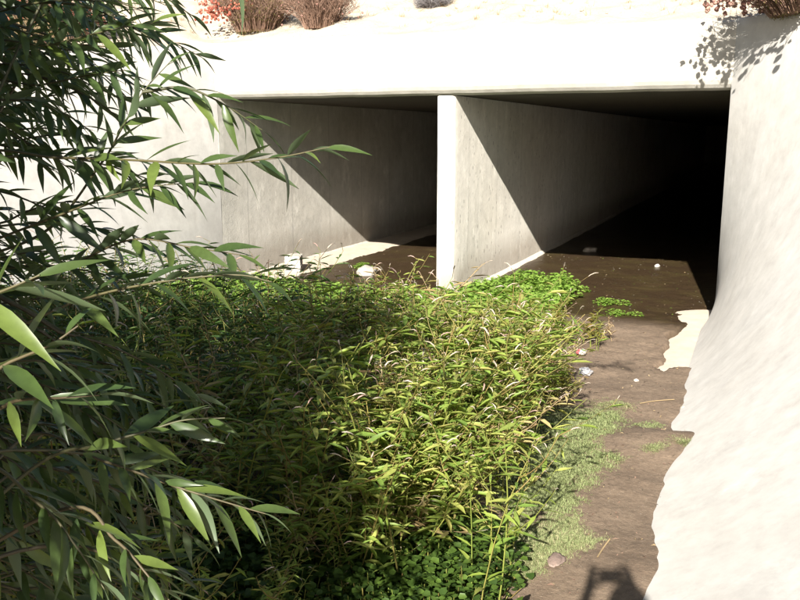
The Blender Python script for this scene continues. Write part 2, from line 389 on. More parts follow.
# ------------------------------------------------------------------ earth banks and the slope above
def edge_x(s, y): return wing_x(s, y, topz(s, y))+s*.2
def bank_z(x, y):
    yc = min(y, .2)
    el, er = edge_x(-1, yc), edge_x(1, yc)
    dx = max(el-x, x-er, 0); dy = max(0, y-.02)
    zt = topz(-1, yc) if x < (el+er)/2 else topz(1, yc)
    d = math.hypot(dx, dy)
    if y > .01: zt = HT
    lip = (.014+.022*abs(fbm(x, y, 1.6, 4, 4))) if y > .01 else -.03
    if .01 < y < .02: return HT-.12
    return zt+lip+.36*d*(1-.3*min(1, d/40))+min(1, d/.5)*(.11*fbm(x, y, .7, 5)+.04*fbm(x, y, 4, 4, 2))
def bank(xs, ys, fx=None):
    return np.array([[((fx(u, y) if fx else u), y, bank_z(fx(u, y) if fx else u, y)) for u in xs] for y in ys])
u = np.concatenate([np.linspace(0, 3, 50), np.linspace(3.3, 10, 20), np.geomspace(11, 120, 12)])
ysb = np.concatenate([np.linspace(-30, -8, 14), np.linspace(-7.7, .01, 60)])
aB = Acc()
def addgrid(P, flip=False):
    ni, nj = P.shape[:2]; i, j = np.meshgrid(np.arange(ni-1), np.arange(nj-1), indexing='ij')
    Q = np.stack([i*nj+j, i*nj+j+1, (i+1)*nj+j+1, (i+1)*nj+j], -1).reshape(-1, 4)
    aB.add(P.reshape(-1, 3), Q[:, ::-1] if flip else Q)
addgrid(bank(u, ysb, lambda q, y: edge_x(-1, y)-q), True); addgrid(bank(u, ysb, lambda q, y: edge_x(1, y)+q))
xb = np.concatenate([edge_x(-1, .2)-u[::-1], np.linspace(edge_x(-1, .2)+.05, edge_x(1, .2)-.05, 90), edge_x(1, .2)+u])
addgrid(bank(xb, np.concatenate([[.2] if False else [.012], np.linspace(.03, .4, 10), np.linspace(.45, 5, 60), np.linspace(5.3, 14, 24), np.geomspace(15, 120, 14)])))
tag(link('bank', aB.mesh('bank', M['sand'])), kind='structure', label='pale sandy bank above the headwall and beside the wing walls')

# ------------------------------------------------------------------ stones and litter
def rock(name, loc, size, mat, seed, sub=2, sharp=.35, flat=False):
    bm = bmesh.new(); bmesh.ops.create_icosphere(bm, subdivisions=sub, radius=1)
    for v in bm.verts:
        p = v.co.copy(); k = 1+sharp*noise.fractal(p*1.3+Vector((seed*7.1, seed, 0)), 1, 2, 4)
        if flat:                   # broken block: push towards a cube
            mx = max(abs(p.x), abs(p.y), abs(p.z)); p = p.lerp(p/mx, .8)
        v.co = Vector((p.x*size[0]*k, p.y*size[1]*k, p.z*size[2]*k))
    me = bpy.data.meshes.new(name); bm.to_mesh(me); bm.free(); me.materials.append(mat)
    for p in me.polygons: p.use_smooth = not flat
    o = link(name, me); o.location = loc; o.rotation_euler.z = seed*1.7; return o
p = on(294, 270, .03); tag(rock('concrete_block', (p[0], p[1], slab_z(p[0], p[1])+.10), (.135, .12, .125), M['block'], 3, 4, .12, True), 'chunky white broken block standing in the water near the left wall', 'block')
p = on(367, 272, .03); tag(rock('flat_rock', (p[0], p[1], .03), (.24, .15, .085), M['block'], 5, 3, .3), 'low white rock half hidden by weeds in front of the left opening', 'rock')
p = on(590, 252, .0); tag(rock('pale_stone', (p[0], p[1], .03), (.13, .09, .06), M['stone'], 8, 3), 'pale stone in the shade near the foot of the dividing wall', 'stone')
p = on(627, 206, .0); tag(rock('pebble', (p[0], p[1], .03), (.075, .06, .05), M['block'], 2), 'small white pebble deep inside the dark right barrel', 'stone')
p = on(657, 267, .0); tag(rock('pebble', (p[0], p[1], .015), (.045, .04, .035), M['block'], 4), 'small white pebble on the wet floor at the edge of the shadow', 'stone')
p = on(636, 382, .05); tag(rock('pebble', (p[0], p[1], mud_z(p[0], p[1])+.006), (.022, .02, .015), M['block'], 6), 'tiny white pebble on dry silt left of the bare concrete patch', 'stone')
p = on(688, 411, .06); tag(rock('pebble', (p[0]-.03, p[1], mud_z(p[0], p[1])+.006), (.03, .022, .016), M['stone'], 9), 'small tan pebble on the silt beside the right wing wall', 'stone')
p = on(556, 571, .05); tag(rock('flat_rock', (p[0], p[1], mud_z(p[0], p[1])+.01), (.065, .035, .009), soil('pinkish_stone', (.25, .18, .15), (.19, .14, .115), (.32, .25, .21), 14, .006), 12, 3), 'flat pinkish stone lying in the mat grass near the bottom', 'stone')
def crumple(name, loc, r, mats, seed, split):
    bm = bmesh.new(); bmesh.ops.create_icosphere(bm, subdivisions=3, radius=r)
    for v in bm.verts:
        n = noise.cell_vector(v.co*(14/r*.05)+Vector((seed, 0, 0))); v.co = v.co*(1+.5*noise.fractal(v.co*(2.2/r)+Vector((seed, 3, 1)), 1, 2, 4))+Vector(n)*r*.12; v.co.z *= .6
    me = bpy.data.meshes.new(name); bm.to_mesh(me); bm.free()
    for m_ in mats: me.materials.append(m_)
    for p_ in me.polygons: p_.material_index = split(p_.center)
    o = link(name, me); o.location = loc; return o
wh, rd, gy = plain('wrapper_white', (.5, .47, .46), .5), plain('wrapper_red', (.6, .12, .14), .4), plain('scrap_grey', (.33, .33, .34), .4)
p = on(581, 356, .06); tag(crumple('crumpled_wrapper', (p[0], p[1], mud_z(p[0], p[1])+.03), .042, [wh, rd], 2, lambda c: 1 if c.x < -.008 else 0), 'crumpled red and white wrapper at the edge of the weeds', 'litter')
p = on(585, 374, .06); tag(crumple('plastic_scrap', (p[0], p[1], mud_z(p[0], p[1])+.035), .05, [gy], 5, lambda c: 0), 'crumpled grey plastic scrap just below the red and white wrapper', 'litter')
def stick(pts, r, label, mat):
    a = Acc(); a.add(*tube(catmull([(x, y, z) for x, y, z in pts], 5), np.linspace(r, r*.5, (len(pts)-1)*5-(len(pts)-2)+0) if False else r)); o = link('dry_twig', a.mesh('dry_twig', mat)); return tag(o, label, 'twig')
def onmud(px, py, up=.008):
    q = on(px, py, .05); return (q[0], q[1], mud_z(q[0], q[1])+up)
stick([onmud(597, 570), onmud(602, 561), onmud(609, 553, .02)], .004, 'thin pale twig on the silt beside the lowest grass patch', M['straw'])
stick([onmud(640, 407), onmud(655, 405), onmud(674, 404)], .003, 'straight dry straw lying on the silt beside the right wing wall', M['straw'])

# ------------------------------------------------------------------ leaf and weed templates
def leaf_t(n=6, wid=.13, fold=.25, droop=.18, twist=0., kind='lance'):
    """unit-length leaf along +x, normal +z"""
    t = np.linspace(0, 1, n+1)
    wd = (np.sin(np.pi*np.clip(t, 0, 1)**.72)**1.12)*wid*.5 if kind == 'lance' else np.sqrt(np.clip(1-(2*t-1)**2, 0, 1))*wid*.5
    wd[0] = .012; wd[-1] = .002
    x = t-.12*droop*t**2; z = -droop*t**2
    a = twist*t
    V = []
    for i in range(n+1):
        for s in (-1, 0, 1):
            y = s*wd[i]; zz = fold*wd[i]*abs(s)
            V.append((x[i], y*math.cos(a[i])-zz*math.sin(a[i]), z[i]+y*math.sin(a[i])+zz*math.cos(a[i])))
    Q = [(i*3+j, (i+1)*3+j, (i+1)*3+j+1, i*3+j+1) for i in range(n) for j in (0, 1)]
    return np.array(V), np.array(Q)
def frame(d, up, roll=0.):
    d = d/(np.linalg.norm(d)+1e-9); y = np.cross(up, d); y /= np.linalg.norm(y)+1e-9; z = np.cross(d, y)
    c, s = math.cos(roll), math.sin(roll); return np.stack([d, y*c+z*s, z*c-y*s], 1)
UPZ = np.array([0, 0, 1.])
LW = [leaf_t(6, random.uniform(.17, .23), .3, random.uniform(.08, .34), random.uniform(-.5, .5)) for _ in range(8)]
LS = [leaf_t(3, random.uniform(.15, .21), .3, random.uniform(.1, .5), random.uniform(-.4, .4)) for _ in range(6)]
LR = [leaf_t(3, random.uniform(.7, .9), .2, random.uniform(.05, .3), 0, 'round') for _ in range(4)]
def leaf_c(wid, droop, rnd=False):       # four-triangle leaf folded along its midrib, for the dense masses
    a, b = (.22, .72) if rnd else (.28, .66); w1, w2 = (wid*.5, wid*.46) if rnd else (wid*.5, wid*.40)
    V = np.array([(0, 0, 0), (a, w1, -droop*a*a+.25*w1), (b, w2, -droop*b*b+.25*w2), (1-.1*droop, 0, -droop), (b, -w2, -droop*b*b+.25*w2), (a, -w1, -droop*a*a+.25*w1)])
    return V, np.array([(0, 3, 2, 1), (0, 5, 4, 3)])
LC = [leaf_c(random.uniform(.16, .23), random.uniform(.1, .5)) for _ in range(6)]
LRC = [leaf_c(random.uniform(.75, .95), random.uniform(.05, .35), True) for _ in range(4)]
def spike_t():                     # nodding flower spike, unit length
    pts = bez((0, 0, 0), (.5, 0, .32), (1, 0, -.05), 6); r = np.array([.03, .07, .085, .08, .06, .02])*(1+.25*RNG.standard_normal(6)*.5)
    return tube(pts[[0, 1, 3, 5]], r[[0, 1, 3, 5]], 4)
def smartweed(h, seed, spk=(0, 0, 1, 1)):    # returns three Accs: stems, leaves (list of single leaves), spikes
    g = random.Random(seed); st, sp, lv = Acc(), Acc(), []
    lean = g.uniform(.10, .45)*h; a0 = g.uniform(0, 6.28)
    tip = np.array([lean*math.cos(a0), lean*math.sin(a0), h]); main = bez((0, 0, 0), (tip[0]*.15, tip[1]*.15, h*.6), tip, 10)
    axes = [(main, .0045, .22)]
    for _ in range(g.randint(2, 4)):
        i = g.randint(3, 7); p0 = main[i]; a = g.uniform(0, 6.28); l = h*g.uniform(.25, .45)
        p2 = p0+np.array([l*.6*math.cos(a), l*.6*math.sin(a), l*g.uniform(.5, .9)])
        axes.append((bez(p0, p0+(p2-p0)*np.array([.6, .6, .35]), p2, 7), .003, .05))
    for pts, r, lo in axes:
        st.add(*tube(pts[::2] if len(pts) % 2 else pts[[0, 2, 4, 6, 8, 9]], np.linspace(r, r*.45, (len(pts)+1)//2 if len(pts) % 2 else 6), 3))
        L = len(pts)-1; n = max(5, int(np.linalg.norm(pts[-1]-pts[0])/.034)); a = g.uniform(0, 6.28)
        for k in range(n):
            f = lo+(1-lo)*(k+.5)/n; q = f*L; i = min(L-1, int(q)); p0 = pts[i]+(pts[i+1]-pts[i])*(q-i)
            a += 2.4+g.uniform(-.4, .4)
            d = np.array([math.cos(a), math.sin(a), g.uniform(-.1, .75)]); ln = g.uniform(.05, .115)*(1.1-.35*f)
            lv.append((g.randrange(6), p0, frame(d, UPZ, g.uniform(-.5, .5)), ln))
        for k in range(g.choice(spk)):
            p0 = pts[-1-k]; a = g.uniform(0, 6.28); d = np.array([math.cos(a), math.sin(a), g.uniform(.4, 1.6)]); l = g.uniform(.022, .045)
            e = p0+d/np.linalg.norm(d)*g.uniform(.02, .05)
            st.add(*tube([p0, e], .0014, 3)); V, Q = spike_t()
            sp.add((V*np.array([1, .9, .9]))*l @ frame(d*np.array([1, 1, .5]), UPZ).T+e, Q)
    return st, lv, sp
def plant_arrays(h, seed, spk=(0, 0, 1, 1)):         # a whole weed as one array set with material ids 0 leaf, 1 stem, 2 spike
    st, lv, sp = smartweed(h, seed, spk); a = Acc()
    for k, p0, Fm, ln in lv:
        V, Q = LC[k]; a.add(V*ln @ Fm.T+p0, Q, m=0)
    V, Q, T, qm, tm, r = st.arrays(); a.add(V, Q, m=1, rnd=.3*RNG.random()+.35*r)
    if sp.n: V, Q, T, qm, tm, r = sp.arrays(); a.add(V, Q, m=2, rnd=r)
    return a.arrays()
def cress_arrays(h, rad, n, seed, lsz):      # low clump of round leaflets on short stalks
    g = random.Random(seed); a = Acc()
    for _ in range(n):
        q = rad*math.sqrt(g.random()); an = g.uniform(0, 6.28); top = np.array([q*math.cos(an), q*math.sin(an), h*(1-.55*(q/rad)**2)*g.uniform(.45, 1.05)])
        if g.random() < .3: a.add(*tube([top*np.array([.8, .8, 0]), top], .0016, 3), m=1)
        for _k in range(g.randint(2, 4)):
            b2 = g.uniform(0, 6.28); d = np.array([math.cos(b2), math.sin(b2), g.uniform(-.1, .6)]); V, Q = LRC[g.randrange(4)]
            a.add(V*lsz*g.uniform(.7, 1.25) @ frame(d, UPZ, g.uniform(-.5, .5)).T+top+RNG.normal(0, .008, 3), Q, m=0)
    return a.arrays()
def scatter(name, variants, places, mats, label, cat, tilt=.15):
    """variants: array sets; places: (x, y, z, scale, lean vector or None) -> one mesh"""
    vs, qs, ms, rs = [], [], [], []; n = 0
    for (x, y, z, s, ln) in places:
        V, Q, T, qm, tm, r = variants[RNG.integers(len(variants))]
        a = RNG.uniform(0, 6.283); c, sn = math.cos(a), math.sin(a)
        W = np.empty_like(V); W[:, 0] = V[:, 0]*c-V[:, 1]*sn; W[:, 1] = V[:, 0]*sn+V[:, 1]*c; W[:, 2] = V[:, 2]; W = W*s
        tx, ty = RNG.normal(0, tilt, 2)
        if ln is not None: tx += ln[0]; ty += ln[1]
        zz = W[:, 2].copy(); W[:, 0] += tx*zz; W[:, 1] += ty*zz; W[:, 2] -= .25*(tx*tx+ty*ty)*zz
        W += (x, y, z); vs.append(W); qs.append(Q+n); ms.append(qm); rs.append((r+RNG.random()*.35) % 1.0); n += len(V)
    a = Acc(); a.v = [np.concatenate(vs)]; a.q = [np.concatenate(qs)]; a.qm = [np.concatenate(ms)]; a.r = [np.concatenate(rs)]; a.n = n
    return tag(link(name, a.mesh(name, mats)), label, cat, kind='stuff')
WM = [M['smart'], M['stem'], M['spike']]

# where weeds grow (foot of the plants), metres
WEED = [(-3.2, -9), (-3.3, -1.6), (-2.4, -1.0), (-1.4, -.9), (-.5, -1.0), (.3, -1.1), (.8, -1.2), (1.25, -1.4), (1.6, -1.8), (1.75, -2.2), (1.75, -3.0), (1.95, -3.6), (2.12, -4.3), (2.12, -5.1), (2.05, -5.7), (2.05, -6.6), (1.7, -8.2), (.4, -9)]
def weed_h(x, y):                  # taller towards the middle of the bed and towards the camera
    e = pdist(x, y, WEED); t = min(1, max(0, (-y+.2)/4.2))
    return (.15+.65*t**1.3)*(.55+.45*min(1, e/.8))*(.9+.55*max(-.6, min(.35, fbm(x, y, 1.1, 3))))
places = []
while len(places) < 2650:
    x, y = RNG.uniform(-3.3, 2.3), RNG.uniform(-8.6, .6)
    if not inpoly(x, y, WEED): continue
    if y < -5.6 and x > .9 and RNG.random() < .15: continue      # thin in the corner where low leaves show
    if math.hypot(x-1.98, y+2.35) < .36 or math.hypot(x-1.95, y+2.8) < .42: continue   # gap with the litter
    h = weed_h(x, y)
    e = pdist(x, y, WEED); ln = (.35, .05) if (e < .5 and y < -2.5 and x > .5) else (.06, 0)
    places.append((x, y, mud_z(x, y)-.02, h/.8*(RNG.uniform(.65, 1.3) if y < -3 else RNG.uniform(.65, 1.05)), ln))
EDGE = catmull([(1.35, -1.7, 0), (1.62, -2.6, 0), (1.78, -3.3, 0), (1.98, -4.1, 0), (2.1, -4.9, 0), (2.15, -5.6, 0), (2.12, -6.5, 0)], 12)
for _ in range(420):               # the crowded, outward-leaning sunlit edge
    q = EDGE[int(len(EDGE)*RNG.random()**.75)]; x, y = q[0]-abs(RNG.normal(0, .28)), q[1]+RNG.normal(0, .12)
    if math.hypot(x-1.98, y+2.35) < .36 or math.hypot(x-1.95, y+2.8) < .42: continue
    t = min(1, max(0, (-y-1.5)/3.4)); places.append((x, y, mud_z(x, y)-.02, (.22+.66*t)/.8*RNG.uniform(.7, 1.1), (RNG.uniform(.0, .15+.28*t), RNG.uniform(-.2, .1))))
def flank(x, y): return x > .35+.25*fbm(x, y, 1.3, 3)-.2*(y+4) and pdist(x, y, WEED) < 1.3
near = [p_ for p_ in places if p_[1] < -2.6]; far = [p_ for p_ in places if p_[1] >= -2.6]
tall = [plant_arrays(.8, 100+i, (0, 1, 1)) for i in range(9)]
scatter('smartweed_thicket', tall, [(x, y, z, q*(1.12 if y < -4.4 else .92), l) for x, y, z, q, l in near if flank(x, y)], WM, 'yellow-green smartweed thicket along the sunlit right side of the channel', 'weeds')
SHADEW = leafmat('shade_tinted_smartweed_leaf', [(.055, .115, .03), (.085, .155, .034), (.05, .10, .028), (.12, .175, .04)], gloss=.5, trans=.35)  # same weed, with the willow's shade darkened into the leaf colour
scatter('smartweed_thicket', tall, [p_ for p_ in near if not flank(p_[0], p_[1])], [SHADEW, M['stem'], M['spike']], 'smartweed thicket in the willow shade, the shade painted into its leaf colour', 'weeds')
scatter('smartweed_thicket', [plant_arrays(.5, 150+i, (0, 0, 0, 1)) for i in range(9)], [(x, y, z, q*1.5, l) for x, y, z, q, l in far], [leafmat('green_smartweed_leaf', [(.10, .22, .03), (.16, .30, .04), (.09, .19, .03), (.22, .34, .055)], gloss=.5, trans=.4), M['stem'], M['spike']], 'lower leafy green smartweed between the tall thicket and the culvert mouth', 'weeds')

dead = [(x, y, z, q*.95, l) for x, y, z, q, l in near if flank(x, y) and RNG.random() < .14]
scatter('dry_stalks', [plant_arrays(.85, 170+i, (1, 2)) for i in range(4)], dead, [leafmat('withered_leaf', [(.30, .23, .09), (.24, .16, .07), (.36, .30, .13), (.22, .19, .06)], gloss=.8, trans=.25), M['straw'], M['spike']], 'withered tan stalks and seed heads standing among the sunlit smartweed', 'weeds', .3)
# individual weeds along the sunlit right-hand edge and above the thicket
VAR = []
for i in range(6):
    st, lv, sp = smartweed(.8, 300+i, (1, 1, 2)); VAR.append((st.mesh('stem', M['stem']), lv, sp.mesh('flower_spikes', M['spike'])))
LEAF_S = []
for V, Q in LS:
    a = Acc(); a.add(V, Q, rnd=0); LEAF_S.append(a.mesh('leaf', M['smart']))
LEAFSET, SPK = [], []
for i in range(6):
    st, lv, sp = smartweed(.8, 300+i, (1, 1, 2)); ms_ = []
    for V, Q in zip(sp.v, sp.q):
        a = Acc(); a.add(V, Q-Q.min()); ms_.append(a.mesh('flower_spike', M['spike']))
    SPK.append(ms_)
for i, (sm, lv, spm) in enumerate(VAR):
    a = Acc()
    for k, p0, Fm, ln in lv: a.add(LS[k][0]*ln @ Fm.T+p0, LS[k][1])
    LEAFSET.append(a.mesh('leaves', M['smart']))
def individual(px, py, zt, hgt, leanx, i, leaves, label, group):
    q = on(px, py, zt); x, y = q[0]-leanx*hgt, q[1]
    root = empty('smartweed', (x, y, mud_z(x, y)-.01)); v = i % 6
    root.scale = (hgt/.8,)*3; root.rotation_euler = (RNG.normal(0, .1), leanx*.9, RNG.uniform(0, 6.28)); tag(root, label, 'weed', group)
    link('stem', VAR[v][0], root, True)
    if leaves:
        for k, p0, Fm, ln in VAR[v][1][::2]:
            o = link('leaf', LEAF_S[k], root, True)
            o.matrix_basis = Matrix.Translation(p0.tolist()) @ Matrix((Fm*ln).tolist()).to_4x4()
        for me in SPK[v]: link('flower_spike', me, root, True)
    else:
        link('leaves', LEAFSET[v], root, True)['kind'] = 'stuff'; link('flower_spikes', VAR[v][2], root, True)['kind'] = 'stuff'
big = [(540, 445, .55, .85, .35, 'above the largest mat grass patch'), (505, 420, .65, .9, .3, 'in the upper middle of the sunlit flank'), (560, 470, .4, .7, .5, 'leaning furthest right over the mat grass'),
       (480, 470, .7, .95, .35, 'standing highest in the middle of the sunlit flank'), (450, 500, .6, .9, .4, 'at the lower left where sun meets the willow shade'), (525, 500, .45, .75, .45, 'just above the rounded bottom grass patch'), (430, 430, .75, .95, .2, 'nearest the willow shade on the sunlit flank')]
for i, (px, py, z, h, l, wh_) in enumerate(big):
    individual(px, py, z, h, l, i, True, 'tall smartweed with pale nodding spikes '+wh_, 'tall smartweeds at the sunlit edge')
for i in range(22):
    px, py = RNG.uniform(440, 560), RNG.uniform(330, 540); px = min(px, 560-(py-330)*.05)
    t = (py-300)/250
    individual(px, py, .2+.35*t, .4+.45*t, RNG.uniform(.05, .4), i, False, 'yellow-green smartweed among others on the sunlit right flank of the thicket', 'smartweeds on the sunlit right flank')

# bright cress at the far edge of the thicket and islands in the water
CR = [cress_arrays(.17, .16, 46, 500+i, .034) for i in range(6)]
CRESS = [(-3.1, -2.0), (-3.1, -.5), (-2.6, -.5), (-1.9, -.25), (-1.2, -.05), (-.5, .0), (-.1, -.2), (.12, .8), (.5, 1.3), (1.0, 1.6), (1.2, 1.0), (1.22, .2), (1.3, -.8), (1.6, -1.7)]
pl = []
while len(pl) < 560:
    q = (RNG.uniform(-3.1, 1.6), RNG.uniform(-2.0, 1.6))
    if inpoly(q[0], q[1], CRESS) and not (-TW-.05 < q[0] < .1 and q[1] > -.1): pl.append((q[0], q[1], mud_z(q[0], q[1])-.02, RNG.uniform(.65, 1.25)*(1.35 if q[1] < -.6 else 1.25 if q[0] > 0 else .85), None))
scatter('watercress_bed', CR, pl, [M['cress'], M['stem']], 'bright green watercress along the far edge of the thicket below the dividing wall', 'watercress', .1)
def clump(px, py, s, label, n=3, mat='cress', spread=.14):
    a = Acc(); q = on(px, py, .03)
    root = empty('watercress', (q[0], q[1], mud_z(q[0], q[1])-.02))
    for k in range(n):
        V, Q, T, qm, tm, r = CR[k % 6]; an = k*2.2
        a.v.append(V*np.array([s, s, s*.7])+np.array([spread*math.cos(an)*(k > 0), .5*spread*math.sin(an)*(k > 0), 0])); a.q.append(Q+a.n); a.qm.append(qm); a.r.append(r); a.n += len(V)
    V, Q, T, qm, tm, r = a.arrays(); lv, stm = Acc(), Acc(); lv.add(V, Q[qm == 0], rnd=r); stm.add(V, Q[qm == 1], rnd=r)
    link('foliage', lv.mesh('foliage', M[mat]), root, True)['kind'] = 'stuff'; link('stems', stm.mesh('stems', M['stem']), root, True)
    tag(root, label, 'watercress')
clump(609, 302, .75, 'small bright watercress island in the dark water of the right barrel', 4)
clump(621, 314, .55, 'lower flatter watercress island just below the bigger island in the water', 4, spread=.16)
clump(560, 288, .95, 'bright watercress clump jutting into the dark water at the end of the bed', 6, spread=.24)
clump(365, 266, .8, 'green weed growing over the white rock in front of the left opening', 3)

# yellowing short weeds along the silt, low dark leaves at the bottom
YE = [plant_arrays(.35, 700+i) for i in range(5)]
pl = []
YEL = [on(*p, .05)[:2] for p in [(470, 330), (520, 318), (560, 335), (592, 345), (600, 352), (578, 362), (570, 385), (572, 410), (548, 420), (510, 400), (470, 380)]]
while len(pl) < 240:
    q = on(RNG.uniform(465, 605), RNG.uniform(318, 420), .05)
    if inpoly(q[0], q[1], YEL) and math.hypot(q[0]-2.02, q[1]+2.35) > .4 and math.hypot(q[0]-2.0, q[1]+2.8) > .4: pl.append((q[0], q[1], mud_z(q[0], q[1])-.01, RNG.uniform(.5, 1.0), None))
scatter('yellowing_weeds', YE, pl, [leafmat('yellow_leaf', [(.20, .22, .04), (.27, .24, .05), (.15, .2, .035), (.30, .18, .06)], gloss=.55), M['stem'], M['spike']], 'short yellowing weeds between the thicket and the wet silt', 'weeds')
def dryweed(px, py, s, label):
    q = on(px, py, .05); V, Q, T, qm, tm, r = YE[int(px) % 5]; root = empty('dry_weed', (q[0], q[1], mud_z(q[0], q[1])-.01)); root.rotation_euler = (.0, .5, px)
    for nm, k, mt in (('leaves', 0, M['straw']), ('stem', 1, M['straw']), ('flower_spikes', 2, M['spike'])):
        if (qm == k).any():
            a = Acc(); a.add(V*s, Q[qm == k], rnd=r); link(nm, a.mesh(nm, mt), root, True)
    tag(root, label, 'weed')
dryweed(612, 343, .75, 'straw-coloured weed sprawling at the water edge, rightmost of the pair')
dryweed(597, 342, .7, 'straw-coloured weed at the water edge, nearer the thicket of the pair')
LO = [cress_arrays(.20, .2, 48, 800+i, .024) for i in range(6)]
pl = []
LOWP = [on(*p, .05)[:2] for p in [(-60, 640), (-60, 520), (150, 520), (300, 520), (380, 530), (440, 530), (470, 550), (480, 590), (480, 640)]]
while len(pl) < 330:
    q = on(RNG.uniform(-60, 520), RNG.uniform(480, 640), .05)
    if inpoly(q[0], q[1], LOWP): pl.append((q[0], q[1], mud_z(q[0], q[1])-.02, RNG.uniform(.8, 1.5), None))
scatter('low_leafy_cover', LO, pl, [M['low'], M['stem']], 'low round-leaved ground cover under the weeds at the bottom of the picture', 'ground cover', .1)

# mat grass
def blade_arrays():
    a = Acc()
    for _ in range(17):
        an = RNG.uniform(0, 6.28); l = RNG.uniform(.018, .05); d = np.array([math.cos(an), math.sin(an), RNG.uniform(.25, 1.4)]); d /= np.linalg.norm(d)
        b0 = np.array([RNG.normal(0, .02), RNG.normal(0, .02), 0]); sdir = np.array([-math.sin(an), math.cos(an), 0])*.0020
        m1 = b0+d*l*.55; e = b0+d*l-np.array([0, 0, l*.2])
        a.add([b0-sdir, b0+sdir, m1+sdir, m1-sdir, e], [(0, 1, 2, 3)], [(3, 2, 4)])
    V, Q, T, qm, tm, r = a.arrays(); return V, np.concatenate([Q, np.stack([T[:, 0], T[:, 1], T[:, 2], T[:, 2]], 1)[:0]]), T, qm, tm, r
def grass(poly, n, label, seed=0, sc=1.):
    W = [on(*p, .06)[:2] for p in poly]; xs = [p[0] for p in W]; ys = [p[1] for p in W]; vs, qs, ts, rs = [], [], [], []; k = 0
    var = [blade_arrays() for _ in range(5)]; c = 0
    while c < n:
        x, y = RNG.uniform(min(xs)-.05, max(xs)+.05), RNG.uniform(min(ys)-.05, max(ys)+.05)
        d = pdist(x, y, W)+.10*fbm(x, y, 4, 5, seed)
        if d < -.02 or RNG.random() > .12+max(d, 0)/.13: continue
        V, Q, T, qm, tm, r = var[RNG.integers(5)]; an = RNG.uniform(0, 6.28); ca, sa = math.cos(an), math.sin(an); s = sc*RNG.uniform(.5, 1.1)*min(1, .45+max(d, 0)*3)
        Wv = np.stack([V[:, 0]*ca-V[:, 1]*sa, V[:, 0]*sa+V[:, 1]*ca, V[:, 2]], 1)*s+(x, y, mud_z(x, y)-.003)
        vs.append(Wv); qs.append(Q+k); ts.append(T+k); rs.append((r*.5+.5*abs(fbm(x, y, 2.5, 3))*1.6+.1) % 1); k += len(V); c += 1
    a = Acc(); a.v = [np.concatenate(vs)]; a.q = [np.concatenate(qs)]; a.t = [np.concatenate(ts)]; a.r = [np.concatenate(rs)]; a.n = k
    a.qm = [np.zeros(len(a.q[0]), int)]; a.tm = [np.zeros(len(a.t[0]), int)]
    tag(link('grass_mat', a.mesh('grass_mat', M['grass'])), label, 'grass', kind='stuff')
grass([(470, 425), (545, 410), (590, 408), (625, 412), (628, 428), (612, 445), (606, 455), (632, 462), (622, 474), (604, 488), (592, 505), (578, 524), (500, 535), (470, 480)], 4300, 'grey-green mat grass between the thicket and the bare silt, largest patch', 1)
grass([(470, 530), (535, 522), (575, 522), (597, 545), (596, 562), (575, 568), (548, 580), (522, 592), (480, 600)], 2300, 'rounded mat grass patch at the bottom, beside the flat pinkish stone', 2)
grass([(633, 453), (680, 451), (704, 455), (714, 463), (700, 466), (684, 459), (640, 458)], 420, 'narrow strip of mat grass pointing to the right wing wall', 3)
grass([(592, 404), (620, 399), (640, 403), (636, 411), (600, 413)], 200, 'small mat grass tuft nearest the water on the silt', 4)
grass([(625, 424), (655, 420), (662, 424), (650, 431), (628, 434)], 130, 'small mat grass tongue right of the largest patch', 5, .8)

def debris(name, n, box, lim, mats, label, zoff):
    a = Acc()
    for _ in range(n):
        x, y = RNG.uniform(box[0], box[1]), RNG.uniform(box[2], box[3])
        if not lim(x, y): continue
        z = max(mud_z(x, y), WZ if y > -1.4 else -1)+zoff; an = RNG.uniform(0, 6.28); l = RNG.uniform(.008, .035); wd = RNG.uniform(.002, .009)
        d = np.array([math.cos(an), math.sin(an), RNG.normal(0, .15)]); q = np.array([-d[1], d[0], RNG.normal(0, .3)])*wd; p0 = np.array([x, y, z])
        a.add([p0-q, p0+d*l*.5-q*.6+UPZ*.003, p0+d*l, p0+d*l*.5+q*.7+UPZ*.004], [(0, 1, 2, 3)], m=int(RNG.integers(len(mats))))
    tag(link(name, a.mesh(name, mats)), label, 'debris', kind='stuff')
debris('leaf_litter', 700, (1.9, 3.1, -6.6, -1.0), lambda x, y: pdist(x, y, PATCH) < -.02, [M['straw'], M['drystem'], M['bark']], 'scattered dead leaf scraps on the brown silt', .004)
debris('floating_litter', 1500, (-2.5, 2.95, -.9, 5.5), lambda x, y: not -.35 < x < .1, [M['bark'], M['straw'], M['bark'], M['stone'], M['cress']], 'leaf scraps and scum floating on the shallow brown water', .002)
